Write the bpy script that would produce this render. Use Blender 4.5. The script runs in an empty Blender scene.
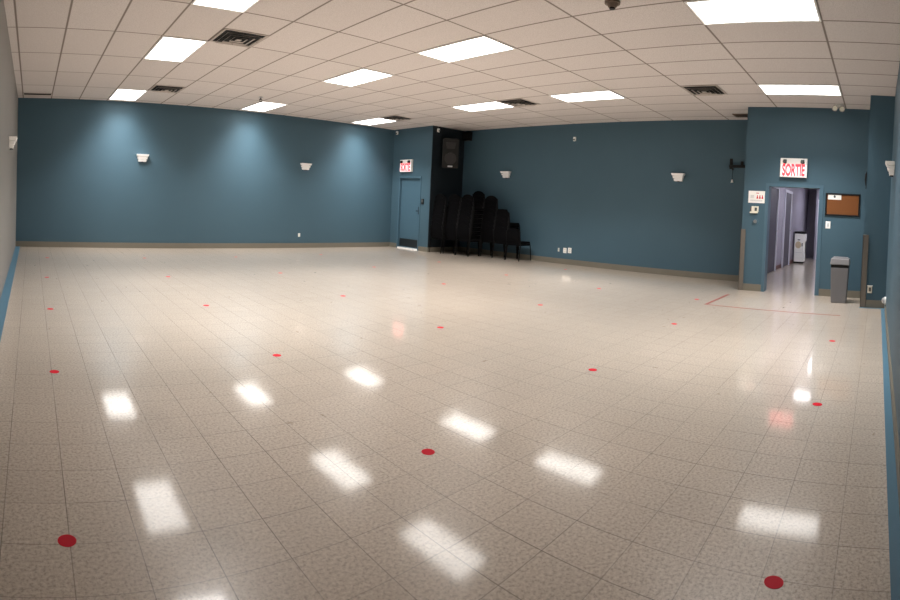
import bpy, bmesh, math, random
from mathutils import Vector, Matrix
random.seed(7)
PI = math.pi
S = bpy.context.scene
COL = S.collection

# ------------------------------------------------------------------ measures (metres; camera stands at the origin corner of the hall)
EYE = 1.2537
CEIL = 3.2535
XL, YB = -0.335, 11.855          # left wall, back wall
XW, XD, XC, XP = 10.486, 9.281, 8.242, 9.33   # recessed wall, doorway wall, column face, exit-door wall
YR = -0.165                     # right wall
YD = 2.39                        # corner of doorway wall and recess
YA = 10.25                       # side of the exit-door block
YCOL = 0.21                      # left side of the column
TX, TY, OX, OY = 0.6096, 1.2192, -0.2221, 0.6517   # ceiling grid
DOOR_T = 1.875                    # top of the doorway
OPN0, OPN1 = 1.02, 1.955        # doorway opening in y

# ------------------------------------------------------------------ materials
def lin(c):
    return tuple((v/12.92 if v <= 0.04045 else ((v+0.055)/1.055)**2.4) for v in [k/255 for k in c])
MATS = {}
def mat(name, rgb, rough=0.6, metal=0.0, var=0.06, scale=6.0, bump=0.0, bscale=60.0, spec=0.5, emit=None, strength=0.0):
    if name in MATS: return MATS[name]
    m = bpy.data.materials.new(name); m.use_nodes = True
    nt = m.node_tree; b = nt.nodes['Principled BSDF']
    c = lin(rgb)
    geo = nt.nodes.new('ShaderNodeNewGeometry')
    n = nt.nodes.new('ShaderNodeTexNoise'); n.inputs['Scale'].default_value = scale; n.inputs['Detail'].default_value = 3
    nt.links.new(geo.outputs['Position'], n.inputs['Vector'])
    r = nt.nodes.new('ShaderNodeMapRange'); r.inputs[3].default_value = 1-var; r.inputs[4].default_value = 1+var
    nt.links.new(n.outputs['Fac'], r.inputs[0])
    mul = nt.nodes.new('ShaderNodeVectorMath'); mul.operation = 'SCALE'; mul.inputs[0].default_value = c
    nt.links.new(r.outputs[0], mul.inputs['Scale'])
    nt.links.new(mul.outputs[0], b.inputs['Base Color'])
    b.inputs['Roughness'].default_value = rough; b.inputs['Metallic'].default_value = metal
    b.inputs['Specular IOR Level'].default_value = spec
    if bump:
        n2 = nt.nodes.new('ShaderNodeTexNoise'); n2.inputs['Scale'].default_value = bscale; n2.inputs['Detail'].default_value = 4
        nt.links.new(geo.outputs['Position'], n2.inputs['Vector'])
        bp = nt.nodes.new('ShaderNodeBump'); bp.inputs['Strength'].default_value = bump; bp.inputs['Distance'].default_value = 0.004
        nt.links.new(n2.outputs['Fac'], bp.inputs['Height']); nt.links.new(bp.outputs[0], b.inputs['Normal'])
    if emit:
        b.inputs['Emission Color'].default_value = (*lin(emit), 1); b.inputs['Emission Strength'].default_value = strength
    MATS[name] = m
    return m

def math_node(nt, op, a, b=None):
    n = nt.nodes.new('ShaderNodeMath'); n.operation = op
    for i, v in enumerate((a, b)):
        if v is None: continue
        if isinstance(v, (int, float)): n.inputs[i].default_value = v
        else: nt.links.new(v, n.inputs[i])
    return n.outputs[0]

def line_mask(nt, coord, origin, pitch, half):
    """1 within half of a grid line"""
    t = math_node(nt, 'DIVIDE', math_node(nt, 'SUBTRACT', coord, origin), pitch)
    f = math_node(nt, 'ABSOLUTE', math_node(nt, 'SUBTRACT', math_node(nt, 'FRACT', math_node(nt, 'ADD', t, 0.5)), 0.5))
    d = math_node(nt, 'MULTIPLY', f, pitch)
    r = nt.nodes.new('ShaderNodeMapRange'); r.inputs[1].default_value = half*0.6; r.inputs[2].default_value = half*1.4
    r.inputs[3].default_value = 1; r.inputs[4].default_value = 0
    nt.links.new(d, r.inputs[0])
    return r.outputs[0], t

def mix(nt, fac, a, b, kind='MIX'):
    n = nt.nodes.new('ShaderNodeMix'); n.data_type = 'RGBA'; n.blend_type = kind
    for idx, v in ((0, fac), (6, a), (7, b)):
        if isinstance(v, (int, float)): n.inputs[idx].default_value = v
        elif isinstance(v, tuple): n.inputs[idx].default_value = (*v, 1)
        else: nt.links.new(v, n.inputs[idx])
    return n.outputs[2]

def floor_material():
    m = bpy.data.materials.new('vinyl floor tiles'); m.use_nodes = True
    nt = m.node_tree; b = nt.nodes['Principled BSDF']
    geo = nt.nodes.new('ShaderNodeNewGeometry'); sep = nt.nodes.new('ShaderNodeSeparateXYZ')
    nt.links.new(geo.outputs['Position'], sep.inputs[0])
    lx, tx = line_mask(nt, sep.outputs[0], 0.160, 0.245, 0.0019)
    ly, ty = line_mask(nt, sep.outputs[1], 0.095, 0.251, 0.0019)
    # per-tile tone
    cell = nt.nodes.new('ShaderNodeCombineXYZ')
    nt.links.new(math_node(nt, 'FLOOR', tx), cell.inputs[0]); nt.links.new(math_node(nt, 'FLOOR', ty), cell.inputs[1])
    wn = nt.nodes.new('ShaderNodeTexWhiteNoise'); wn.noise_dimensions = '3D'; nt.links.new(cell.outputs[0], wn.inputs['Vector'])
    # speckle: two sizes of chip
    n1 = nt.nodes.new('ShaderNodeTexNoise'); n1.inputs['Scale'].default_value = 70; n1.inputs['Detail'].default_value = 4; n1.inputs['Roughness'].default_value = 0.7
    nt.links.new(geo.outputs['Position'], n1.inputs['Vector'])
    r1 = nt.nodes.new('ShaderNodeValToRGB')
    r1.color_ramp.elements[0].position = 0.36; r1.color_ramp.elements[0].color = (*lin((164, 151, 137)), 1)
    r1.color_ramp.elements[1].position = 0.64; r1.color_ramp.elements[1].color = (*lin((216, 205, 191)), 1)
    e = r1.color_ramp.elements.new(0.48); e.color = (*lin((196, 182, 167)), 1)
    nt.links.new(n1.outputs['Fac'], r1.inputs[0])
    col = mix(nt, math_node(nt, 'MULTIPLY', wn.outputs['Value'], 0.16), r1.outputs[0], lin((168, 156, 143)))
    # worn seams, visible more in some stretches
    n2 = nt.nodes.new('ShaderNodeTexNoise'); n2.inputs['Scale'].default_value = 1.3; n2.inputs['Detail'].default_value = 2
    nt.links.new(geo.outputs['Position'], n2.inputs['Vector'])
    w = nt.nodes.new('ShaderNodeMapRange'); w.inputs[1].default_value = 0.35; w.inputs[2].default_value = 0.65; w.inputs[3].default_value = 0.35; w.inputs[4].default_value = 0.95
    nt.links.new(n2.outputs['Fac'], w.inputs[0])
    seam = math_node(nt, 'MULTIPLY', math_node(nt, 'MAXIMUM', lx, math_node(nt, 'MULTIPLY', ly, 0.7)), w.outputs[0])
    col = mix(nt, seam, col, lin((84, 70, 60)))
    nt.links.new(col, b.inputs['Base Color'])
    # waxed surface: broad lobe under a clearer coat
    n3 = nt.nodes.new('ShaderNodeTexNoise'); n3.inputs['Scale'].default_value = 9; n3.inputs['Detail'].default_value = 5
    nt.links.new(geo.outputs['Position'], n3.inputs['Vector'])
    rr = nt.nodes.new('ShaderNodeMapRange'); rr.inputs[3].default_value = 0.24; rr.inputs[4].default_value = 0.36
    nt.links.new(n3.outputs['Fac'], rr.inputs[0]); nt.links.new(rr.outputs[0], b.inputs['Roughness'])
    rc = nt.nodes.new('ShaderNodeMapRange'); rc.inputs[3].default_value = 0.05; rc.inputs[4].default_value = 0.11
    nt.links.new(n3.outputs['Fac'], rc.inputs[0]); nt.links.new(rc.outputs[0], b.inputs['Coat Roughness'])
    b.inputs['Coat Weight'].default_value = 1.0; b.inputs['Coat IOR'].default_value = 1.5
    b.inputs['Specular IOR Level'].default_value = 0.35
    bp = nt.nodes.new('ShaderNodeBump'); bp.inputs['Strength'].default_value = 0.12; bp.inputs['Distance'].default_value = 0.002
    n4 = nt.nodes.new('ShaderNodeTexNoise'); n4.inputs['Scale'].default_value = 5.5; n4.inputs['Detail'].default_value = 1
    nt.links.new(geo.outputs['Position'], n4.inputs['Vector'])
    nt.links.new(n4.outputs['Fac'], bp.inputs['Height']); nt.links.new(bp.outputs[0], b.inputs['Coat Normal'])
    return m

def ceiling_material():
    m = bpy.data.materials.new('suspended ceiling tiles'); m.use_nodes = True
    nt = m.node_tree; b = nt.nodes['Principled BSDF']
    geo = nt.nodes.new('ShaderNodeNewGeometry'); sep = nt.nodes.new('ShaderNodeSeparateXYZ')
    nt.links.new(geo.outputs['Position'], sep.inputs[0])
    lx, tx = line_mask(nt, sep.outputs[0], OX, TX, 0.012)
    ly, ty = line_mask(nt, sep.outputs[1], OY, TY, 0.012)
    cell = nt.nodes.new('ShaderNodeCombineXYZ')
    nt.links.new(math_node(nt, 'FLOOR', tx), cell.inputs[0]); nt.links.new(math_node(nt, 'FLOOR', ty), cell.inputs[1])
    wn = nt.nodes.new('ShaderNodeTexWhiteNoise'); wn.noise_dimensions = '3D'; nt.links.new(cell.outputs[0], wn.inputs['Vector'])
    n1 = nt.nodes.new('ShaderNodeTexNoise'); n1.inputs['Scale'].default_value = 90; n1.inputs['Detail'].default_value = 3
    nt.links.new(geo.outputs['Position'], n1.inputs['Vector'])
    r1 = nt.nodes.new('ShaderNodeValToRGB')
    r1.color_ramp.elements[0].position = 0.35; r1.color_ramp.elements[0].color = (*lin((190, 184, 182)), 1)
    r1.color_ramp.elements[1].position = 0.6; r1.color_ramp.elements[1].color = (*lin((210, 205, 203)), 1)
    nt.links.new(n1.outputs['Fac'], r1.inputs[0])
    col = mix(nt, math_node(nt, 'MULTIPLY', wn.outputs['Value'], 0.22), r1.outputs[0], lin((184, 177, 174)))
    seam = math_node(nt, 'MAXIMUM', lx, math_node(nt, 'MULTIPLY', ly, 1.0))
    col = mix(nt, math_node(nt, 'MULTIPLY', seam, 0.85), col, lin((104, 94, 86)))
    nt.links.new(col, b.inputs['Base Color']); b.inputs['Roughness'].default_value = 0.9; b.inputs['Specular IOR Level'].default_value = 0.15
    bp = nt.nodes.new('ShaderNodeBump'); bp.inputs['Strength'].default_value = 0.25; bp.inputs['Distance'].default_value = 0.003
    nt.links.new(n1.outputs['Fac'], bp.inputs['Height']); nt.links.new(bp.outputs[0], b.inputs['Normal'])
    return m

FLOOR = floor_material(); CEILM = ceiling_material()
BLUE = mat('teal blue wall paint', (66, 92, 106), 0.55, var=0.05, scale=1.5, bump=0.15, bscale=90, spec=0.3)
BLUED = mat('wall blue darkened for alcove', (24, 32, 38), 0.6, var=0.05, scale=1.5, bump=0.15, bscale=90, spec=0.3)  # the alcove corner's darkness is put into this colour, not left to the lamps
BLUET = mat('blue painted trim', (70, 98, 114), 0.4, var=0.04)
BLUES = mat('blue floor border paint', (76, 116, 138), 0.4, var=0.06, scale=12)
GREYW = mat('light grey wall paint', (134, 133, 130), 0.6, var=0.04, scale=2, bump=0.15, bscale=90, spec=0.3)
HALLW = mat('mauve grey hall paint', (140, 136, 152), 0.6, var=0.04, scale=2, spec=0.3)
HALLD = mat('grey hall door paint', (62, 58, 72), 0.5, var=0.04)
HALLF = mat('pale grey door frame', (196, 196, 210), 0.5, var=0.04)
BASE = mat('beige rubber baseboard', (112, 107, 95), 0.5, var=0.07, scale=5)
BASEB = mat('brown rubber baseboard', (96, 60, 56), 0.5, var=0.07, scale=5)
GUARD = mat('taupe corner guard', (100, 94, 86), 0.45, var=0.08, scale=10)
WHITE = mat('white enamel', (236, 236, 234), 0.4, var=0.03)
PLAST = mat('white plastic', (240, 240, 238), 0.35, var=0.02)
PLASTER = mat('white plaster', (250, 250, 250), 0.6, var=0.03, bump=0.1)
VENTW = mat('vent enamel', (170, 162, 156), 0.5, var=0.04)
BLACK = mat('matte black', (10, 10, 11), 0.6, var=0.1, spec=0.3)
VOID = mat('dark duct interior', (10, 10, 10), 0.9, var=0.1)
FABRIC = mat('black chair fabric', (6, 6, 8), 0.95, var=0.25, scale=40, bump=0.3, bscale=220, spec=0.08)
FRAME = mat('black powder coated tube', (8, 8, 9), 0.6, var=0.1, spec=0.15)
RED = mat('red vinyl dot', (206, 14, 42), 0.6, var=0.05, scale=20, spec=0.15)
TAPE = mat('faded red floor tape', (134, 62, 56), 0.5, var=0.25, scale=14)
BIN = mat('grey bin plastic', (104, 104, 107), 0.5, var=0.05, bump=0.1)
BINL = mat('grey bin lid plastic', (122, 122, 125), 0.45, var=0.05)
CORK = mat('cork', (118, 74, 42), 0.9, var=0.18, scale=120, bump=0.4, bscale=200, spec=0.2)
PAPER = mat('white paper', (238, 236, 232), 0.8, var=0.02)
INK = mat('dark ink', (58, 60, 66), 0.8, var=0.02)
REDINK = mat('red ink', (196, 36, 44), 0.8, var=0.02)
STEEL = mat('brushed steel', (176, 178, 180), 0.35, 0.9, var=0.06, scale=30)
KICK = mat('dark kick plate', (36, 42, 46), 0.4, 0.3, var=0.08)
CONE = mat('speaker cone', (13, 13, 14), 0.6, var=0.1)
BROWN = mat('brown detector plastic', (92, 76, 62), 0.5, var=0.08)
TAN = mat('tan dial', (206, 190, 160), 0.6, var=0.08)
THERM = mat('cream plastic', (226, 222, 206), 0.4, var=0.03)
SCREEN = mat('grey display', (88, 92, 92), 0.25, var=0.04)
LAMPC, LAMPW = 4.4, 43.0
DIFF = mat('lit prismatic diffuser', (250, 250, 250), 0.5, var=0.02, emit=(255, 252, 248), strength=LAMPC)
HALLL = mat('lit hall diffuser', (250, 250, 250), 0.5, var=0.02, emit=(250, 250, 255), strength=26.0)
SIGNW = mat('backlit white sign face', (240, 240, 240), 0.4, var=0.02, emit=(255, 226, 228), strength=0.5)
SIGNR = mat('backlit red letters', (220, 40, 50), 0.4, var=0.02, emit=(255, 58, 66), strength=1.6)

# ------------------------------------------------------------------ mesh helpers
class MB:
    """collects shapes for one mesh"""
    def __init__(s): s.bm = bmesh.new()
    def box(s, x0, x1, y0, y1, z0, z1, bevel=0.0, seg=2):
        t = bmesh.new()
        bmesh.ops.create_cube(t, size=1)
        for v in t.verts:
            v.co = Vector(((x0+x1)/2 + v.co.x*(x1-x0), (y0+y1)/2 + v.co.y*(y1-y0), (z0+z1)/2 + v.co.z*(z1-z0)))
        if bevel:
            bmesh.ops.bevel(t, geom=t.edges[:], offset=bevel, segments=seg, affect='EDGES', profile=0.5)
        return s.add(t)
    def frustum(s, a, b, z0, z1, bevel=0.0):
        """a, b = (x0,x1,y0,y1) at z0 and at z1"""
        t = bmesh.new()
        lo = [t.verts.new((x, y, z0)) for x, y in ((a[0], a[2]), (a[1], a[2]), (a[1], a[3]), (a[0], a[3]))]
        hi = [t.verts.new((x, y, z1)) for x, y in ((b[0], b[2]), (b[1], b[2]), (b[1], b[3]), (b[0], b[3]))]
        t.faces.new(lo[::-1]); t.faces.new(hi)
        for i in range(4): t.faces.new((lo[i], lo[(i+1) % 4], hi[(i+1) % 4], hi[i]))
        if bevel: bmesh.ops.bevel(t, geom=t.edges[:], offset=bevel, segments=2, affect='EDGES', profile=0.5)
        return s.add(t)
    def cyl(s, c, r, h, axis='z', r2=None, seg=24):
        t = bmesh.new()
        bmesh.ops.create_cone(t, cap_ends=True, segments=seg, radius1=r, radius2=r if r2 is None else r2, depth=h)
        M = {'z': Matrix(), 'x': Matrix.Rotation(PI/2, 4, 'Y'), 'y': Matrix.Rotation(-PI/2, 4, 'X')}[axis]
        bmesh.ops.transform(t, matrix=Matrix.Translation(c) @ M, verts=t.verts)
        return s.add(t)
    def sphere(s, c, r, sc=(1, 1, 1)):
        t = bmesh.new(); bmesh.ops.create_uvsphere(t, u_segments=20, v_segments=12, radius=r)
        for v in t.verts: v.co = Vector(c) + Vector((v.co.x*sc[0], v.co.y*sc[1], v.co.z*sc[2]))
        return s.add(t)
    def tube(s, pts, r, seg=10):
        pts = [Vector(p) for p in pts]; t = bmesh.new(); rings = []
        for i, p in enumerate(pts):
            d = (pts[min(i+1, len(pts)-1)] - pts[max(i-1, 0)]).normalized()
            u = d.orthogonal().normalized() if i == 0 else (rings[-1][1] - d*rings[-1][1].dot(d)).normalized()
            w = d.cross(u)
            rings.append(([t.verts.new(p + (u*math.cos(2*PI*k/seg) + w*math.sin(2*PI*k/seg))*r) for k in range(seg)], u))
        for (a, _), (b, _) in zip(rings, rings[1:]):
            for k in range(seg): t.faces.new((a[k], a[(k+1) % seg], b[(k+1) % seg], b[k]))
        t.faces.new(rings[0][0][::-1]); t.faces.new(rings[-1][0])
        return s.add(t)
    def prism(s, outline, d0, d1, plane='yz', bevel=0.0):
        """outline of 2-D points pushed from d0 to d1 along the missing axis"""
        t = bmesh.new()
        def P(a, b, d): return {'yz': (d, a, b), 'xz': (a, d, b), 'xy': (a, b, d)}[plane]
        lo = [t.verts.new(P(a, b, d0)) for a, b in outline]; hi = [t.verts.new(P(a, b, d1)) for a, b in outline]
        n = len(lo); t.faces.new(lo[::-1]); t.faces.new(hi)
        for i in range(n): t.faces.new((lo[i], lo[(i+1) % n], hi[(i+1) % n], hi[i]))
        bmesh.ops.recalc_face_normals(t, faces=t.faces)
        if bevel: bmesh.ops.bevel(t, geom=t.edges[:], offset=bevel, segments=2, affect='EDGES', profile=0.5)
        return s.add(t)
    def add(s, t):
        me = bpy.data.meshes.new('tmp'); t.to_mesh(me); t.free(); s.bm.from_mesh(me); bpy.data.meshes.remove(me)
        return s
    def build(s, name, m, parent=None, smooth=False, loc=None):
        bmesh.ops.recalc_face_normals(s.bm, faces=s.bm.faces)
        me = bpy.data.meshes.new(name); s.bm.to_mesh(me); s.bm.free()
        if smooth:
            for p in me.polygons: p.use_smooth = True
        me.materials.append(m)
        o = bpy.data.objects.new(name, me); COL.objects.link(o)
        if parent: o.parent = parent
        if loc: o.location = loc
        return o

def thing(name, label, cat, loc=(0, 0, 0), rz=0.0, group=None):
    o = bpy.data.objects.new(name, None); COL.objects.link(o); o.empty_display_size = 0.1
    o.location = loc; o.rotation_euler = (0, 0, rz)
    return tag(o, label, cat, group)
def tag(o, label, cat, group=None):
    o['label'] = label; o['category'] = cat
    if group: o['group'] = group
    return o
def struct(o):
    o['kind'] = 'structure'; return o
def text(name, body, size, m, parent, loc, rot, depth=0.002, sx=1.0):
    cu = bpy.data.curves.new(name, 'FONT'); cu.body = body; cu.size = size; cu.extrude = depth; cu.align_x = 'CENTER'; cu.align_y = 'CENTER'
    cu.offset = size*0.04
    t = bpy.data.objects.new(name + '_tmp', cu); COL.objects.link(t)
    me = bpy.data.meshes.new_from_object(t.evaluated_get(bpy.context.evaluated_depsgraph_get()))
    bpy.data.objects.remove(t); bpy.data.curves.remove(cu)
    me.name = name
    for v in me.vertices: v.co.x *= sx
    me.materials.clear(); me.materials.append(m)
    o = bpy.data.objects.new(name, me); COL.objects.link(o); o.parent = parent; o.location = loc; o.rotation_euler = rot
    return o

# ------------------------------------------------------------------ the setting
T = 0.15
struct(MB().box(XL-T, XW+T, YR-T, YB+T, -0.1, 0).build('floor', FLOOR))
struct(MB().box(XL-T, XW+T, YR-T, YB+T, CEIL, CEIL+0.1).build('ceiling', CEILM))
struct(MB().box(XL-T, XL, YR-T, YB+T, 0, CEIL).build('wall_left', GREYW))
struct(MB().box(XL, XP, YB, YB+T, 0, CEIL).build('wall_back', BLUE))
struct(MB().box(XL, XW+T, YR-T, YR, 0, CEIL).build('wall_right', BLUE))
struct(MB().box(XW, XW+T, YD, YA, 0, CEIL).build('wall_recess', BLUE))
# block with the exit door (door niche 12 cm deep)
DE0, DE1, DET = 10.63, 11.52, 1.94
w = MB()
w.box(XP, XP+0.12, YA+0.02, DE0, 0, CEIL); w.box(XP, XP+0.12, DE1, YB, 0, CEIL); w.box(XP, XP+0.12, DE0, DE1, DET, CEIL)
w.box(XP+0.12, XP+0.2, YA+0.02, YB+T, 0, CEIL)
struct(w.build('wall_exit', BLUE))
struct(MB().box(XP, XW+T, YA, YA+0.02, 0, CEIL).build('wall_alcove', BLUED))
# doorway wall with the opening
w = MB()
w.box(XD, XD+0.2, OPN1, YD, 0, CEIL); w.box(XD, XD+0.2, YR, OPN0, 0, CEIL); w.box(XD, XD+0.2, OPN0, OPN1, DOOR_T, CEIL)
w.box(XD+0.2, XW+T, YD-0.12, YD, 0, CEIL)
struct(w.build('wall_doorway', BLUE))
struct(MB().box(XC, XD, YR, YCOL, 0, CEIL).build('wall_column', BLUE))
# steel door frame of the opening
f = MB()
f.box(XD-0.012, XD+0.212, OPN1-0.02, OPN1+0.035, 0, DOOR_T+0.035); f.box(XD-0.012, XD+0.212, OPN0-0.05, OPN0+0.02, 0, DOOR_T+0.035)
f.box(XD-0.012, XD+0.212, OPN0+0.02, OPN1-0.02, DOOR_T-0.02, DOOR_T+0.035)
struct(f.build('trim_1', BLUET))
# blue painted floor borders along the two side walls and the column
struct(MB().box(XL, XL+0.10, YR, YB-0.02, 0, 0.004).build('trim_2', BLUES))
struct(MB().box(XL+0.10, XC-0.012, YR, YR+0.062, 0, 0.004).build('trim_3', BLUES))
struct(MB().box(XC-0.06, XC-0.012, YR+0.062, YCOL+0.02, 0, 0.004).build('trim_4', BLUES))
# baseboards
BH, BT = 0.12, 0.012
struct(MB().box(XL, XP, YB-BT, YB, 0, BH).build('baseboard_back', BASE))
struct(MB().box(XL+BT, XC, YR, YR+BT, 0, BH).build('baseboard_right', BASE))
struct(MB().box(XW-BT, XW, YD, YA, 0, BH).build('baseboard_recess', BASE))
b = MB(); b.box(XP-BT, XP, YA, DE0-0.015, 0, BH); b.box(XP-BT, XP, DE1+0.015, YB-BT, 0, BH)
struct(b.build('baseboard_exit', BASE))
struct(MB().box(XP, XW-BT, YA-BT, YA, 0, BH).build('baseboard_alcove', BASE))
b = MB(); b.box(XD-BT, XD, OPN1+0.037, YD, 0, BH); b.box(XD-BT, XD, YCOL, OPN0-0.052, 0, BH)
struct(b.build('baseboard_doorway', BASE))
struct(MB().box(XC-BT, XC, YR+BT, YCOL, 0, BH).build('baseboard_column', BASE))

# hallway beyond the doorway
HX0, HX1, HY0, HY1, HZ = XD+0.2, 19.3, 0.3, 2.56, 2.55
struct(MB().box(XW+T, HX1, HY0-T, HY1+T, -0.1, 0).build('floor_hall', FLOOR))
h = MB(); h.box(XW+T, HX1, HY0-T, HY1+T, HZ, HZ+0.1); h.box(HX0, XW+T, HY0-T, YD-0.12, HZ, HZ+0.1)
struct(h.build('ceiling_hall', mat('hall ceiling white', (214, 212, 214), 0.9)))
h = MB(); h.box(XW+T, HX1, HY1, HY1+T, 0, HZ); h.box(XW+T-0.02, XW+T, YD-0.12, HY1+T, 0, HZ)
struct(h.build('wall_hall_left', HALLW))
struct(MB().box(HX0, HX1, HY0-T, HY0, 0, HZ).build('wall_hall_right', HALLW))
struct(MB().box(HX1, HX1+T, HY0-T, HY1+T, 0, HZ).build('wall_hall_end', HALLW))
struct(MB().box(18.3, HX1, HY0, 2.15, 0, HZ).build('wall_hall_closet', HALLW))
struct(MB().box(XW+T, HX1, HY1-BT, HY1, 0, 0.1).build('baseboard_hall', BASEB))

def hall_door(name, x0, x1):
    d = bpy.data.objects.new(name, None); COL.objects.link(d); d.location = ((x0+x1)/2, HY1, 0); struct(d)
    hw = (x1-x0)/2
    m = MB(); m.box(-hw-0.07, -hw, -0.05, 0, 0, 2.12); m.box(hw, hw+0.07, -0.05, 0, 0, 2.12); m.box(-hw, hw, -0.05, 0, 2.05, 2.12)
    m.build('door_frame', HALLF, d)
    MB().box(-hw, hw, -0.02, -0.0, 0.01, 2.05).build('door_leaf', HALLD, d)
    m = MB(); m.cyl((hw-0.08, -0.06, 1.0), 0.012, 0.05, 'y'); m.box(hw-0.18, hw-0.07, -0.09, -0.075, 0.99, 1.01)
    m.build('door_handle', STEEL, d)
hall_door('door_2', 12.3, 13.3); hall_door('door_3', 14.4, 15.4)
d = bpy.data.objects.new('door_4', None); COL.objects.link(d); d.location = (18.3, 1.66, 0); struct(d)
MB().box(-0.03, 0, -0.42, 0.42, 0.01, 2.05).build('door_leaf', HALLF, d)
m = MB(); m.box(-0.05, 0, 0.42, 0.48, 0, 2.11); m.box(-0.05, 0, -0.48, -0.42, 0, 2.11); m.box(-0.05, 0, -0.42, 0.42, 2.05, 2.11)
m.build('door_frame', HALLW, d)

# far exit door
d = bpy.data.objects.new('door_1', None); COL.objects.link(d); d.location = (XP, (DE0+DE1)/2, 0); struct(d)
hw = (DE1-DE0)/2
MB().box(0.055, 0.10, -hw+0.03, hw-0.03, 0.035, DET-0.03).build('door_leaf', BLUET, d)
m = MB(); m.box(-0.012, 0.12, -hw-0.012, -hw+0.03, 0, DET+0.02); m.box(-0.012, 0.12, hw-0.03, hw+0.012, 0, DET+0.02); m.box(-0.012, 0.12, -hw+0.03, hw-0.03, DET-0.03, DET+0.02)
m.build('door_frame', BLUET, d)
MB().box(0.050, 0.056, -hw+0.04, hw-0.04, 0.06, 0.27).build('kick_plate', KICK, d)
MB().box(-0.01, 0.10, -hw+0.03, hw-0.03, 0, 0.03).build('daylight_strip', WHITE, d)  # white strip stands in for daylight leaking under the door
m = MB(); m.box(0.03, 0.055, -hw+0.06, -hw+0.10, 0.95, 1.15); m.box(0.015, 0.035, -hw+0.06, -hw+0.18, 1.03, 1.05)
m.build('door_handle', BLACK, d)

# ------------------------------------------------------------------ ceiling fixtures
COLN = {3: 'left row', 8: 'middle row', 13: 'row toward the recess wall'}
DEP = ['closest to the right wall', 'second from the right wall', 'second from the back wall', 'closest to the back wall']
for i in (3, 8, 13):
    for k, j in enumerate((0, 3, 5, 8)):
        if (i, j) == (3, 0): continue        # behind the top edge of the view
        t = thing('ceiling_light', 'lit ceiling panel, %s, %s' % (COLN[i], DEP[k] if i != 3 else {3: 'at the top edge of the view', 5: 'middle one of the row', 8: 'closest to the back wall'}[j]), 'ceiling light',
                  (OX+(i+0.5)*TX, OY+(j+0.5)*TY, CEIL), group='lit ceiling panels')
        a, c = TX/2-0.004, TY/2-0.004
        m = MB(); z0, z1 = -0.012, 0.0
        m.box(-a, -a+0.022, -c, c, z0, z1); m.box(a-0.022, a, -c, c, z0, z1); m.box(-a+0.022, a-0.022, -c, -c+0.022, z0, z1); m.box(-a+0.022, a-0.022, c-0.022, c, z0, z1)
        m.build('frame', WHITE, t)
        MB().box(-a+0.022, a-0.022, -c+0.022, c-0.022, -0.008, -0.001).build('diffuser', DIFF, t)
        ld = bpy.data.lights.new('panel_lamp', 'AREA'); ld.shape = 'RECTANGLE'; ld.size = 2*a-0.05; ld.size_y = 2*c-0.05
        ld.energy = LAMPW; ld.spread = math.radians(108); ld.color = (1.0, 0.972, 0.948)
        lo = bpy.data.objects.new('panel_lamp', ld); COL.objects.link(lo); lo.parent = t; lo.location = (0, 0, -0.014)

def ring(m, r0, z0, r1, z1, th=0.006):
    """square louvre band flaring from half-size r0 at z0 to r1 at z1"""
    t = bmesh.new(); L = []
    for r, z in ((r0, z0), (r1, z1), (r1-th, z1+0.002), (r0-th, z0)):
        L.append([t.verts.new((sx*r, sy*r, z)) for sx, sy in ((-1, -1), (1, -1), (1, 1), (-1, 1))])
    for q in range(4):
        A, B = L[q], L[(q+1) % 4]
        for k in range(4): t.faces.new((A[k], A[(k+1) % 4], B[(k+1) % 4], B[k]))
    m.add(t)
VN = [(4, 4.5, 'square louvred ceiling vent beside the left row of panels, nearer the camera'),
      (4, 7.5, 'square louvred ceiling vent beside the left row of panels, near the back wall'),
      (13, 4.5, 'dark square ceiling vent midway along the recess side, between two lit panels'),
      (13, 1.5, 'square ceiling vent over the corner near the doorway wall'),
      (13, 7.5, 'dark square ceiling vent beside the far panel before the exit door')]
for i, j, lab in VN:
    t = thing('ceiling_vent', lab, 'vent', (OX+(i+0.5)*TX, OY+(j+0.25)*TY, CEIL), group='square ceiling vents')
    m = MB(); a, q = 0.295, 0.265
    m.box(-a, -q, -a, a, -0.01, 0); m.box(q, a, -a, a, -0.01, 0); m.box(-q, q, -a, -q, -0.01, 0); m.box(-q, q, q, a, -0.01, 0)
    m.build('frame', VENTW, t)
    MB().box(-q, q, -q, q, -0.003, -0.0005).build('backing', VOID, t)
    for r in (0.235, 0.165, 0.095):
        m = MB(); ring(m, r-0.008, -0.026, r, -0.036, 0.004); m.build('louver', VENTW, t)
    m = MB()
    for u in (-1, 1): m.box(-0.26, 0.26, u*0.006-0.002, u*0.006+0.002, -0.026, -0.022); m.box(u*0.006-0.002, u*0.006+0.002, -0.26, 0.26, -0.026, -0.022)
    m.build('brace', VOID, t)
    m = MB(); m.box(-0.035, 0.035, -0.035, 0.035, -0.034, -0.028); m.build('center_plate', VENTW, t)
t = thing('tile_gap', 'dark gap at a shifted ceiling tile, built as a slot, far left corner', 'vent', (OX+0.5*TX, OY+8.76*TY, CEIL))  # gap at a displaced tile, shaped here as a slot diffuser
m = MB(); a = 0.30
m.box(-a, a, -0.11, -0.085, -0.012, 0); m.box(-a, a, 0.085, 0.11, -0.012, 0); m.box(-a, -a+0.02, -0.085, 0.085, -0.012, 0); m.box(a-0.02, a, -0.085, 0.085, -0.012, 0)
m.build('frame', VENTW, t)
MB().box(-a+0.02, a-0.02, -0.085, 0.085, -0.004, -0.0005).build('backing', VOID, t)
m = MB()
for y in (-0.03, 0.03): m.box(-a+0.02, a-0.02, y-0.003, y+0.003, -0.012, -0.004)
m.build('blade', BLACK, t)
t = thing('air_grille', 'brown ceiling grille partly hidden behind the corner of the doorway wall', 'vent', (10.02, 2.70, CEIL))
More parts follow.
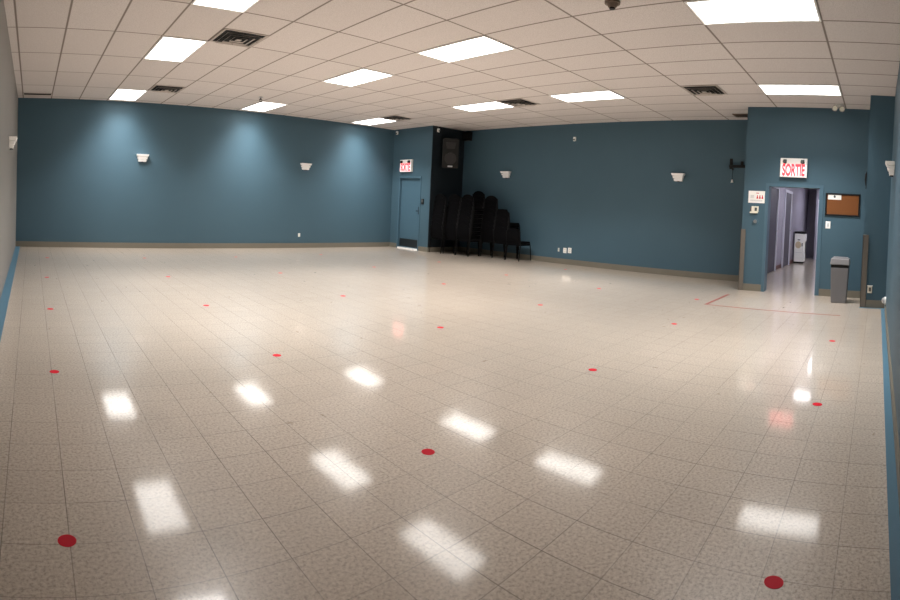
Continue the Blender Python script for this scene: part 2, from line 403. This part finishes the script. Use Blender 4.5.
m = MB(); m.box(-0.15, 0.15, -0.15, -0.12, -0.014, 0); m.box(-0.15, 0.15, 0.12, 0.15, -0.014, 0); m.box(-0.15, -0.12, -0.12, 0.12, -0.014, 0); m.box(0.12, 0.15, -0.12, 0.12, -0.014, 0)
m.build('frame', BROWN, t)
m = MB()
for q in range(7): m.box(-0.12, 0.12, -0.1+q*0.033, -0.09+q*0.033, -0.012, -0.003)
m.build('slat', BROWN, t)
MB().box(-0.12, 0.12, -0.12, 0.12, -0.003, -0.0005).build('backing', VOID, t)

t = thing('smoke_detector', 'brown dome detector hanging from the ceiling at the top edge of the view', 'detector', (OX+7.69*TX, OY+1.53*TY, CEIL))
MB().cyl((0, 0, -0.012), 0.075, 0.024, r2=0.075).build('base', BROWN, t)
m = MB(); m.cyl((0, 0, -0.042), 0.036, 0.036, r2=0.062); m.build('body', BROWN, t)
MB().cyl((0, 0, -0.066), 0.028, 0.014).build('sensor', BLACK, t)
t = thing('sprinkler_head', 'small dark sprinkler head under the ceiling near the back wall', 'sprinkler', (OX+7.65*TX, OY+7.67*TY, CEIL))
MB().cyl((0, 0, -0.006), 0.045, 0.012).build('escutcheon', STEEL, t)
m = MB(); m.cyl((0, 0, -0.035), 0.012, 0.05); m.tube([(-0.03, 0, -0.05), (-0.022, 0, -0.08), (0, 0, -0.095), (0.022, 0, -0.08), (0.03, 0, -0.05)], 0.005); m.tube([(-0.03, 0, -0.05), (0.03, 0, -0.05)], 0.006)
m.build('body', BLACK, t)
MB().cyl((0, 0, -0.1), 0.035, 0.006).build('deflector', BLACK, t)

t = thing('emergency_lamp', 'white twin head emergency lamp on the ceiling above the doorway wall', 'emergency light', (8.97, 0.75, CEIL))
MB().cyl((0, 0, -0.012), 0.07, 0.024).build('base', PLAST, t)
for s, dx in ((-1, -0.02), (1, -0.06)):
    m = MB(); m.tube([(0, 0, -0.02), (-0.01, s*0.03, -0.05), (-0.02, s*0.05, -0.075)], 0.012); m.build('lamp_arm', PLAST, t)
    m = MB(); m.cyl((dx, s*0.058, -0.085), 0.05, 0.075, 'x', r2=0.036); m.build('lamp_head', VENTW, t)
    MB().cyl((dx-0.039, s*0.058, -0.085), 0.038, 0.006, 'x').build('lens', THERM, t)

def sensor(lab, loc, rz):
    t = thing('motion_sensor', lab, 'sensor', loc, rz, group='small white sensors')
    MB().box(-0.01, 0, -0.025, 0.025, -0.042, 0.042, 0.003).build('back_plate', PLAST, t)
    m = MB(); m.box(-0.05, -0.01, -0.031, 0.031, -0.052, 0.046, 0.01); m.build('body', PLAST, t)
    MB().box(-0.053, -0.047, -0.02, 0.02, -0.035, 0.0, 0.002).build('lens', SCREEN, t)
sensor('small white sensor high on the wall above the far exit sign', (XP+0.002, 11.70, 3.16), 0)
sensor('tiny pale sensor high on the recess wall right of the left sconce', (XW+0.002, 6.71, 2.90), 0)
sensor('small white sensor high on the dark alcove wall beside its outer corner', (XP+0.16, YA+0.002, 3.15), PI/2)

# ------------------------------------------------------------------ wall sconces (three stepped tiers)
def sconce(lab, loc, rz):
    t = thing('wall_sconce', lab, 'wall light', loc, rz, group='white stepped wall sconces')
    # local -x points into the room
    m = MB(); z = -0.075
    for (w0, d0, w1, d1, z0, z1) in ((0.088, 0.055, 0.098, 0.066, -0.08, -0.034), (0.106, 0.076, 0.116, 0.088, -0.024, 0.022), (0.124, 0.098, 0.142, 0.115, 0.032, 0.08)):
        m.frustum((-d0, 0, -w0, w0), (-d1, 0, -w1, w1), z0, z1, 0.004)
    m.box(-0.05, 0, -0.084, 0.084, -0.07, 0.07)
    m.build('shade', PLASTER, t)
    m = MB(); m.cyl((-0.03, 0, -0.088), 0.022, 0.016); m.build('shadow_disc', BLACK, t)  # black disc put in for the shadow below the sconce
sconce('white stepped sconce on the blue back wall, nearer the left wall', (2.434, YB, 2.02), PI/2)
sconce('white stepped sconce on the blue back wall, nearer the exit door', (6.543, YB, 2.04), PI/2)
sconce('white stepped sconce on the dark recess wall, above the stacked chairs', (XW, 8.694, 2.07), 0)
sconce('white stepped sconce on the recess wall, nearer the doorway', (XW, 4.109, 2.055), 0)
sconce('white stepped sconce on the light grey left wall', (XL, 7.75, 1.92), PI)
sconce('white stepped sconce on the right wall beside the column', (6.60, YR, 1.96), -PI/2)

# ------------------------------------------------------------------ lit exit signs
def exit_sign(lab, loc):
    t = thing('exit_sign', lab, 'exit sign', loc, 0, group='red and white lit exit signs')
    W, H = 0.236, 0.165
    MB().box(-0.07, 0, -W, W, -H, H, 0.006).build('housing', PLAST, t)
    MB().box(-0.073, -0.069, -W+0.018, W-0.018, -H+0.018, 0.055).build('face', SIGNW, t)
    text('lettering', 'SORTIE', 0.272, SIGNR, t, (-0.0735, 0, -0.050), (PI/2, 0, -PI/2), 0.002, 0.452)
    for s in (-1, 1):
        hd = MB(); hd.cyl((-0.10, s*0.155, 0.10), 0.030, 0.055, 'x', r2=0.034); hd.box(-0.085, -0.06, s*0.155-0.03, s*0.155+0.03, 0.075, 0.14, 0.004)
        lo = hd.build('lamp_head', BLACK, t)
        MB().cyl((-0.13, s*0.155, 0.10), 0.025, 0.004, 'x').build('lens', SCREEN, lo)
exit_sign('lit red SORTIE sign with two black lamp heads above the open doorway', (XD, 1.506, 2.188))
exit_sign('small lit red SORTIE sign above the closed far exit door', (XP, 11.22, 2.238))

# ------------------------------------------------------------------ on and beside the doorway wall
t = thing('wall_notice', 'white printed notice with small red figures left of the doorway', 'sign', (XD, 2.151, 1.658))
MB().box(-0.004, 0, -0.148, 0.148, -0.106, 0.106).build('sheet', PAPER, t)
for q in range(3):
    y = -0.015 - q*0.045
    m = MB(); m.prism([(y-0.016, -0.03), (y+0.016, -0.03), (y+0.013, 0.0), (y+0.006, 0.012), (y+0.010, 0.024), (y, 0.036), (y-0.010, 0.024), (y-0.006, 0.012), (y-0.013, 0.0)], -0.0062, -0.0035)
    m.build('printed_figure', REDINK, t)
MB().box(-0.006, -0.0035, -0.04, 0.01, 0.062, 0.074).build('heading', REDINK, t)
PG = mat('pale grey print', (176, 172, 176), 0.8)
for z in (-0.06, -0.075): MB().box(-0.0055, -0.0035, -0.11, 0.11, z, z+0.006).build('text_line', PG, t)
for q in range(3): MB().box(-0.0055, -0.0035, 0.045, 0.11, 0.02-q*0.02, 0.027-q*0.02).build('text_line', PG, t)
t = thing('thermostat', 'cream thermostat with a dark display below the white notice', 'thermostat', (XD+0.002, 2.173, 1.432))
MB().box(-0.035, 0, -0.062, 0.082, -0.062, -0.035, 0.004).build('base', THERM, t)
MB().box(-0.03, 0, -0.070, 0.055, -0.035, 0.062, 0.006).build('body', THERM, t)
MB().box(-0.034, -0.028, -0.045, -0.003, -0.022, 0.038, 0.002).build('display', SCREEN, t)
MB().box(-0.028, 0, 0.055, 0.075, -0.035, 0.04, 0.004).build('side_plate', BROWN, t)
t = thing('rotary_switch', 'small round metal knob switch below the cream thermostat', 'switch', (XD, 2.153, 1.228))
MB().cyl((-0.004, 0, 0), 0.055, 0.008, 'x').build('plate', BLUET, t)
MB().cyl((-0.018, 0, 0), 0.03, 0.028, 'x', r2=0.034).build('knob', STEEL, t)
t = thing('light_switch', 'white wall switch under the cork board', 'switch', (XD, 0.865, 1.228))
MB().box(-0.008, 0, -0.042, 0.042, -0.062, 0.062, 0.003).build('plate', PLAST, t)
MB().box(-0.014, -0.007, -0.014, 0.014, -0.03, 0.03, 0.002).build('toggle', mat('grey plastic', (196, 196, 198), 0.4), t)
t = thing('bulletin_board', 'cork bulletin board in a black frame right of the doorway', 'bulletin board', (XD, 0.628, 1.586))
a, c, q = 0.300, 0.195, 0.027
MB().box(-0.012, 0, -a+q, a-q, -c+q, c-q).build('cork_panel', CORK, t)
m = MB(); m.box(-0.025, 0, -a, -a+q, -c, c, 0.003); m.box(-0.025, 0, a-q, a, -c, c, 0.003); m.box(-0.025, 0, -a+q, a-q, -c, -c+q, 0.003); m.box(-0.025, 0, -a+q, a-q, c-q, c, 0.003)
m.build('frame', BLACK, t)
t = thing('pinned_paper', 'white paper strip pinned in the upper left of the cork board', 'paper', (XD-0.012, 0.772, 1.715))
MB().box(-0.002, 0, -0.115, 0.115, -0.045, 0.042).build('sheet', PAPER, t)
m = MB(); m.sphere((-0.002, -0.0, 0.004), 0.018, (0.1, 1, 1)); m.box(-0.003, -0.0015, -0.01, 0.01, 0.0, 0.03); m.build('printed_mark', INK, t)

# corner guards
def guard(lab, x, y, sx, z1, name='corner_guard'):
    o = MB()
    o.box(x-0.012, x, y-0.075, y+0.012, 0.004, z1, 0.003)      # leaf on the face toward the room
    o.box(x-0.012, x+0.075, y, y+0.012, 0.004, z1, 0.003)      # leaf around the corner
    tag(o.build('corner_guard', GUARD), lab, 'corner guard')
guard('tall taupe corner guard at the left end of the doorway wall', XD-BT, YD, 0, 1.08)
guard('tall taupe corner guard on the column beside the grey bin', XC-BT, YCOL, 0, 1.11)

# grey bin
t = thing('waste_bin', 'grey plastic bin with a flap lid beside the column', 'bin', (8.67, 0.575, 0)); t.scale = (0.96, 0.96, 0.96)
MB().frustum((-0.115, 0.115, -0.125, 0.125), (-0.14, 0.14, -0.15, 0.15), 0.0, 0.585, 0.012).build('body', BIN, t)
MB().frustum((-0.136, 0.136, -0.146, 0.146), (-0.136, 0.136, -0.146, 0.146), 0.575, 0.64, 0.004).build('opening_band', BLACK, t)
m = MB(); m.frustum((-0.152, 0.152, -0.162, 0.162), (-0.135, 0.135, -0.15, 0.15), 0.632, 0.735, 0.012)
m.box(-0.11, 0.11, -0.125, 0.125, 0.73, 0.752, 0.006)
lid = m.build('lid', BINL, t)
MB().box(-0.07, 0.07, -0.085, 0.085, 0.751, 0.757, 0.002).build('flap', BIN, lid)

def outlet(lab, loc, rz, name='wall_outlet', w=0.04, h=0.06, grp='white wall outlets', pm=PLAST):
    t = thing(name, lab, 'outlet', loc, rz, group=grp)
    MB().box(-0.008, 0, -w, w, -h, h, 0.003).build('plate', pm, t)
    for s in (-1, 1):
        m = MB(); m.box(-0.012, -0.007, -w*0.5, w*0.5, s*h*0.42-h*0.26, s*h*0.42+h*0.26, 0.002); m.build('socket', THERM, t)
outlet('tiny grey outlet, the leftmost of three low on the recess wall', (XW, 7.012, 0.318), 0, w=0.025, h=0.045, pm=mat('grey outlet plastic', (170, 176, 180), 0.4))
outlet('white outlet plate, middle of three low on the recess wall', (XW, 6.837, 0.315), 0, w=0.045, h=0.06)
outlet('white outlet plate, rightmost of three low on the recess wall', (XW, 6.705, 0.326), 0, w=0.048, h=0.062)
outlet('small outlet low on the blue back wall toward the exit door', (6.449, YB, 0.323), PI/2, w=0.03, h=0.045)
t = thing('wall_outlet', 'beige outlet box low on the column front', 'outlet', (XC, 0.08, 0.282))
MB().box(-0.02, 0, -0.035, 0.035, -0.055, 0.05, 0.004).build('plate', THERM, t)
MB().box(-0.03, -0.0, -0.042, 0.042, 0.05, 0.06, 0.002).build('cover', PLAST, t)
MB().box(-0.024, -0.018, -0.018, 0.018, -0.03, 0.03, 0.002).build('socket', GUARD, t)
t = thing('wall_bumper', 'round pale wall fitting low on the right wall beside the column', 'wall fitting', (7.75, YR, 0.19))
MB().cyl((0, 0.012, 0), 0.055, 0.024, 'y').build('plate', PLAST, t)
MB().sphere((0, 0.03, 0), 0.045, (1, 0.8, 1)).build('dome', STEEL, t)
MB().box(-0.018, 0.018, 0, 0.02, -0.15, -0.07, 0.004).build('cable_cover', mat('blue grey plastic', (120, 146, 162), 0.5), t)

# black bracket and hanging pull on the recess wall beside the doorway corner
t = thing('wall_bracket', 'black L-shaped wall bracket beside the corner of the doorway wall', 'bracket', (XW, 2.88, 2.335))
MB().box(-0.02, 0, 0.08, 0.14, -0.08, 0.13, 0.003).build('wall_plate', BLACK, t)
m = MB(); m.box(-0.06, -0.01, -0.20, 0.14, -0.055, 0.0, 0.004); m.box(-0.05, -0.01, -0.145, -0.095, -0.03, 0.075, 0.004); m.build('arm', BLACK, t)
t = thing('cord_pull', 'pale cord pull hanging on the recess wall below the black bracket', 'cord', (XW-0.02, 2.95, 1.98))
m = MB(); m.tube([(0, 0, 0.06), (0, 0.002, 0.15), (0, 0, 0.27)], 0.004); m.build('cord', BLACK, t)
m = MB(); m.cyl((0, 0, 0.03), 0.028, 0.06, r2=0.014); m.build('handle', PLAST, t)
MB().box(-0.004, 0.02, -0.012, 0.012, 0.25, 0.29).build('hook', BLACK, t)
# slim black holder on the side of the column
t = thing('wall_holder', 'slim black holder on the side of the column above the cork board', 'wall fitting', (8.29, YCOL, 1.955))
MB().prism([(-0.05, -0.14), (0.05, -0.14), (0.06, 0.12), (-0.06, 0.12)], 0.0, 0.008, 'xz', 0.002).build('back_plate', BLACK, t)
MB().prism([(0.0, -0.13), (0.018, -0.08), (0.03, 0.0), (0.026, 0.08), (0.0, 0.13)], -0.05, 0.05, 'yz', 0.004).build('pocket', BLACK, t)
# reader beside exit door
t = thing('card_reader', 'small black card reader on the wall right of the far exit door', 'card reader', (XP+0.002, 10.53, 1.297))
MB().box(-0.025, 0, -0.045, 0.045, -0.075, 0.07, 0.006).build('body', BLACK, t)
MB().box(-0.028, -0.024, -0.025, 0.025, -0.02, 0.05, 0.002).build('pad', SCREEN, t)

# loudspeaker in the alcove
t = thing('loudspeaker', 'black loudspeaker hung high in the dark alcove corner', 'speaker', (9.66, 9.92, 2.57), 0.0)
R = Matrix.Rotation(-0.75, 4, 'Z') @ Matrix.Rotation(0.16, 4, 'X')
def rbuild(m, name, mt, smooth=False, parent=None):
    bmesh.ops.transform(m.bm, matrix=R, verts=m.bm.verts); return m.build(name, mt, parent or t, smooth)
m = MB(); m.prism([(-0.21, -0.17), (0.21, -0.17), (0.15, 0.17), (-0.15, 0.17)], -0.37, 0.37, 'xy', 0.012); rbuild(m, 'cabinet', BLACK)
m = MB(); m.cyl((0, -0.176, -0.13), 0.15, 0.02, 'y', r2=0.15, seg=32); rbuild(m, 'woofer', CONE)
m = MB(); m.prism([(-0.10, 0.12), (0.10, 0.12), (0.13, 0.28), (-0.13, 0.28)], -0.182, -0.165, 'xz', 0.004); rbuild(m, 'horn', CONE)
m = MB(); m.box(-0.06, 0.06, -0.176, -0.168, -0.345, -0.31, 0.002); rbuild(m, 'badge', STEEL)
m = MB(); m.tube([(0.05, 0.08, 0.1), (0.16, 0.22, 0.12), (0.22, 0.325, 0.12)], 0.02); m.box(0.15, 0.29, 0.31, 0.329, 0.02, 0.22, 0.004); m.build('bracket', BLACK, t)
t = thing('mount_box', 'small black mounting box high on the recess wall beside the loudspeaker', 'bracket', (XW, 10.08, 3.1))
MB().box(-0.13, 0, -0.12, 0.12, -0.12, 0.11, 0.01).build('box', BLACK, t)
MB().box(-0.14, -0.128, -0.08, 0.08, -0.07, 0.07, 0.004).build('cover', CONE, t)

# ------------------------------------------------------------------ stacked black chairs
def make_chair(loc, rz, lab):
    """local -x is the front of the chair"""
    t = thing('stacking_chair', lab, 'chair', loc, rz, group='stacked black chairs'); t.scale = (0.95, 0.95, 0.95)
    m = MB(); m.box(-0.23, 0.20, -0.207, 0.207, 0.375, 0.478, 0.024, 3); m.build('seat', FABRIC, t, True)
    # backrest with a domed top, leaning back
    o = [(-0.20, 0.44), (0.20, 0.44), (0.205, 0.66)]
    o += [(0.205*math.cos(a), 0.68+0.14*math.sin(a)) for a in [k*PI/12 for k in range(0, 13)]] + [(-0.205, 0.66)]
    m = MB(); m.prism(o, -0.016, 0.016, 'yz', 0.008)
    for v in m.bm.verts: v.co.x += 0.195 + (v.co.z-0.48)*0.10
    m.build('backrest', FABRIC, t, True)
    for s in (-1, 1):
        m = MB(); m.tube([(-0.20, s*0.218, 0.43), (-0.235, s*0.222, 0.20), (-0.255, s*0.225, 0.0)], 0.011); m.build('leg', FRAME, t, True)
        m = MB(); m.tube([(0.225, s*0.21, 0.74), (0.20, s*0.218, 0.50), (0.19, s*0.22, 0.40), (0.235, s*0.225, 0.0)], 0.011); m.build('leg', FRAME, t, True)
    m = MB()
    m.tube([(-0.20, -0.218, 0.43), (-0.20, 0.218, 0.43)], 0.010); m.tube([(0.19, -0.218, 0.41), (0.19, 0.218, 0.41)], 0.010)
    for s in (-1, 1): m.tube([(-0.20, s*0.218, 0.43), (0.19, s*0.218, 0.41)], 0.010)
    m.build('seat_frame', FRAME, t, True)
    return t
def copy_tree(src, loc, rz, lab):
    r = src.copy(); COL.objects.link(r); r.location = loc; r.rotation_euler = (0, 0, rz); r['label'] = lab
    for ch in list(src.children):
        c = ch.copy(); COL.objects.link(c); c.parent = r
    return r
ORD = ['floor', 'second', 'third', 'fourth', 'fifth', 'sixth', 'seventh', 'eighth', 'ninth']
PITCH, LEAN = 0.106, 0.030
# (x, y, facing angle, how many, name of the stack)
STK = [(9.60, 10.03, PI, 8, 'stack touching the alcove wall'),
       (9.70, 9.62, PI, 8, 'stack second from the alcove wall'),
       (9.73, 9.20, PI, 8, 'stack third from the alcove wall'),
       (10.13, 9.22, PI, 9, 'tallest stack'),
       (10.13, 8.775, PI, 8, 'tall stack next to the shorter one'),
       (10.15, 8.36, PI, 5, 'shorter stack beside the lone chair')]
first = None
def put(loc, rz, lab):
    global first
    if first is None: first = make_chair(loc, rz, lab); return first
    return copy_tree(first, loc, rz, lab)
for x, y, rz, n, nm in STK:
    for k in range(n):
        d = k*LEAN*0.5
        loc = (x - math.cos(rz)*d, y - math.sin(rz)*d, k*PITCH)
        pos = 'on the floor under' if k == 0 else ('topmost in' if k == n-1 else ORD[k] + ' up in')
        put(loc, rz, 'black chair, %s the %s' % (pos, nm))
put((10.13, 7.945, 0), PI, 'single low black chair at the right end of the stacked chairs')

# ------------------------------------------------------------------ floor dots and tape
DOTS = [ # (column from left wall, row from right wall, x, y)
 (0, 1, 0.15, 1.87), (0, 2, 0.18, 3.67), (0, 3, 0.22, 5.64), (0, 4, 0.24, 7.71), (0, 5, 0.31, 9.95), (1, 0, 1.86, 0.30),
 (1, 1, 1.85, 1.96), (1, 2, 1.90, 3.78), (1, 3, 1.96, 5.72), (1, 4, 2.05, 7.79), (1, 5, 2.17, 10.06), (2, 0, 3.73, 0.36),
 (2, 1, 3.71, 2.10), (2, 2, 3.79, 3.92), (2, 3, 3.86, 5.83), (2, 4, 3.99, 7.93), (2, 5, 4.09, 10.17), (3, 0, 5.77, 0.43),
 (3, 1, 5.83, 2.25), (3, 2, 5.72, 4.07), (3, 3, 5.89, 6.06), (3, 4, 6.10, 8.19), (3, 5, 6.21, 10.35), (4, 1, 7.76, 2.65),
 (4, 2, 7.68, 4.31), (4, 3, 7.71, 6.29), (4, 4, 8.01, 8.42), (5, 3, 9.55, 6.19)]
CN = ['first', 'second', 'third', 'fourth', 'fifth', 'sixth']
proto = None
for c, r, x, y in DOTS:
    lab = 'red floor dot, %s from the left wall, %s row from the right wall' % (CN[c], CN[r])
    if proto is None:
        proto = MB().cyl((0, 0, 0.0005), 0.034, 0.0012, seg=40).build('floor_dot', RED); o = proto
    else:
        o = proto.copy(); COL.objects.link(o)
    o.location = (x, y, 0.0003)
    tag(o, lab, 'floor dot', 'red floor dots')
m = MB(); m.box(7.415, 8.60, 2.365, 2.405, 0.0002, 0.0012); m.box(7.38, 7.415, 0.46, 2.405, 0.0002, 0.0012)
tag(m.build('floor_tape', TAPE), 'faded red tape lines marked on the floor before the doorway', 'floor tape')

# ------------------------------------------------------------------ hallway things
t = thing('floor_appliance', 'white upright appliance with a black top standing in the hallway', 'appliance', (16.4, 2.36, 0), 0.0); t.scale = (0.93, 0.86, 1.0)
m = MB(); m.prism([(-0.17, 0.05), (0.17, 0.05), (0.17, 0.90), (-0.20, 0.90), (-0.20, 0.68), (-0.155, 0.64), (-0.155, 0.30), (-0.175, 0.22)], -0.20, 0.22, 'yz', 0.012); m.build('body', PLAST, t)
MB().box(-0.21, 0.23, -0.195, 0.19, 0.90, 0.97, 0.01).build('top', BLACK, t)
MB().box(-0.18, 0.20, -0.165, 0.18, 0.0, 0.05, 0.006).build('base', BLACK, t)
m = MB(); m.cyl((-0.204, 0.03, 0.56), 0.105, 0.012, 'x', seg=32); m.build('dial', TAN, t)
MB().box(-0.206, -0.199, -0.03, 0.06, 0.70, 0.725, 0.001).build('badge', INK, t)
MB().box(-0.206, -0.199, -0.12, -0.09, 0.52, 0.62, 0.001).build('side_label', INK, t)
SEAM = mat('light grey seam', (190, 190, 196), 0.5)
for z in (0.325, 0.83): MB().box(-0.204, -0.199, -0.12, 0.13, z, z+0.007).build('panel_seam', SEAM, t)
for x, lab in ((11.4, 'flush hallway ceiling lamp nearer the doorway'), (14.2, 'second flush hallway ceiling lamp, farther from the doorway'), (17.3, 'added unseen ceiling lamp brightening the far end of the hallway')):  # the last lamp is added, out of view, to brighten the far end
    t = thing('hall_light', lab, 'ceiling light', (x, 1.35, HZ), group='hallway ceiling lamps')
    m = MB(); m.box(-0.31, -0.28, -0.31, 0.31, -0.02, 0); m.box(0.28, 0.31, -0.31, 0.31, -0.02, 0); m.box(-0.28, 0.28, -0.31, -0.28, -0.02, 0); m.box(-0.28, 0.28, 0.28, 0.31, -0.02, 0)
    m.build('frame', WHITE, t)
    MB().box(-0.28, 0.28, -0.28, 0.28, -0.014, -0.001).build('diffuser', HALLL, t)

# ------------------------------------------------------------------ camera: a phone panorama, so a cylindrical lens
f, y0, yaw, pitch, roll = 539.0892, 215.6954, 0.7941, -0.0209, -0.0471
cy, sy, cp, sp_, cr, sr = math.cos(yaw), math.sin(yaw), math.cos(pitch), math.sin(pitch), math.cos(roll), math.sin(roll)
Rz = Matrix(((cy, sy, 0), (-sy, cy, 0), (0, 0, 1))); Rp = Matrix(((cp, 0, sp_), (0, 1, 0), (-sp_, 0, cp))); Rr = Matrix(((1, 0, 0), (0, cr, sr), (0, -sr, cr)))
A = Rr @ Rp @ Rz
fwd, left, up = A[0], A[1], A[2]
cd = bpy.data.cameras.new('camera'); cam = bpy.data.objects.new('camera', cd); COL.objects.link(cam)
M = Matrix.Identity(4)
for r in range(3):
    M[r][0], M[r][1], M[r][2] = -left[r], up[r], -fwd[r]
M[0][3], M[1][3], M[2][3] = 0, 0, EYE
cam.matrix_world = M
cd.clip_start = 0.02; cd.clip_end = 200
cd.sensor_width = 36; cd.lens = 36/2/math.tan(450/f)
cd.type = 'PANO'; cd.panorama_type = 'CENTRAL_CYLINDRICAL'
cd.central_cylindrical_range_u_min = -450/f; cd.central_cylindrical_range_u_max = 450/f
cd.central_cylindrical_range_v_min = -(600-y0)/f; cd.central_cylindrical_range_v_max = y0/f
cd.central_cylindrical_radius = 1.0
S.camera = cam

wd = bpy.data.worlds.new('dark'); wd.use_nodes = True; wd.node_tree.nodes['Background'].inputs[0].default_value = (0.02, 0.02, 0.022, 1); S.world = wd
S.view_settings.view_transform = 'Standard'; S.view_settings.look = 'None'; S.view_settings.gamma = 1.0; S.view_settings.use_curve_mapping = False
S.view_settings.exposure = 0.48
S.cycles.max_bounces = 10; S.cycles.diffuse_bounces = 6; S.cycles.glossy_bounces = 4
S.cycles.use_denoising = True
S.cycles.sample_clamp_indirect = 8
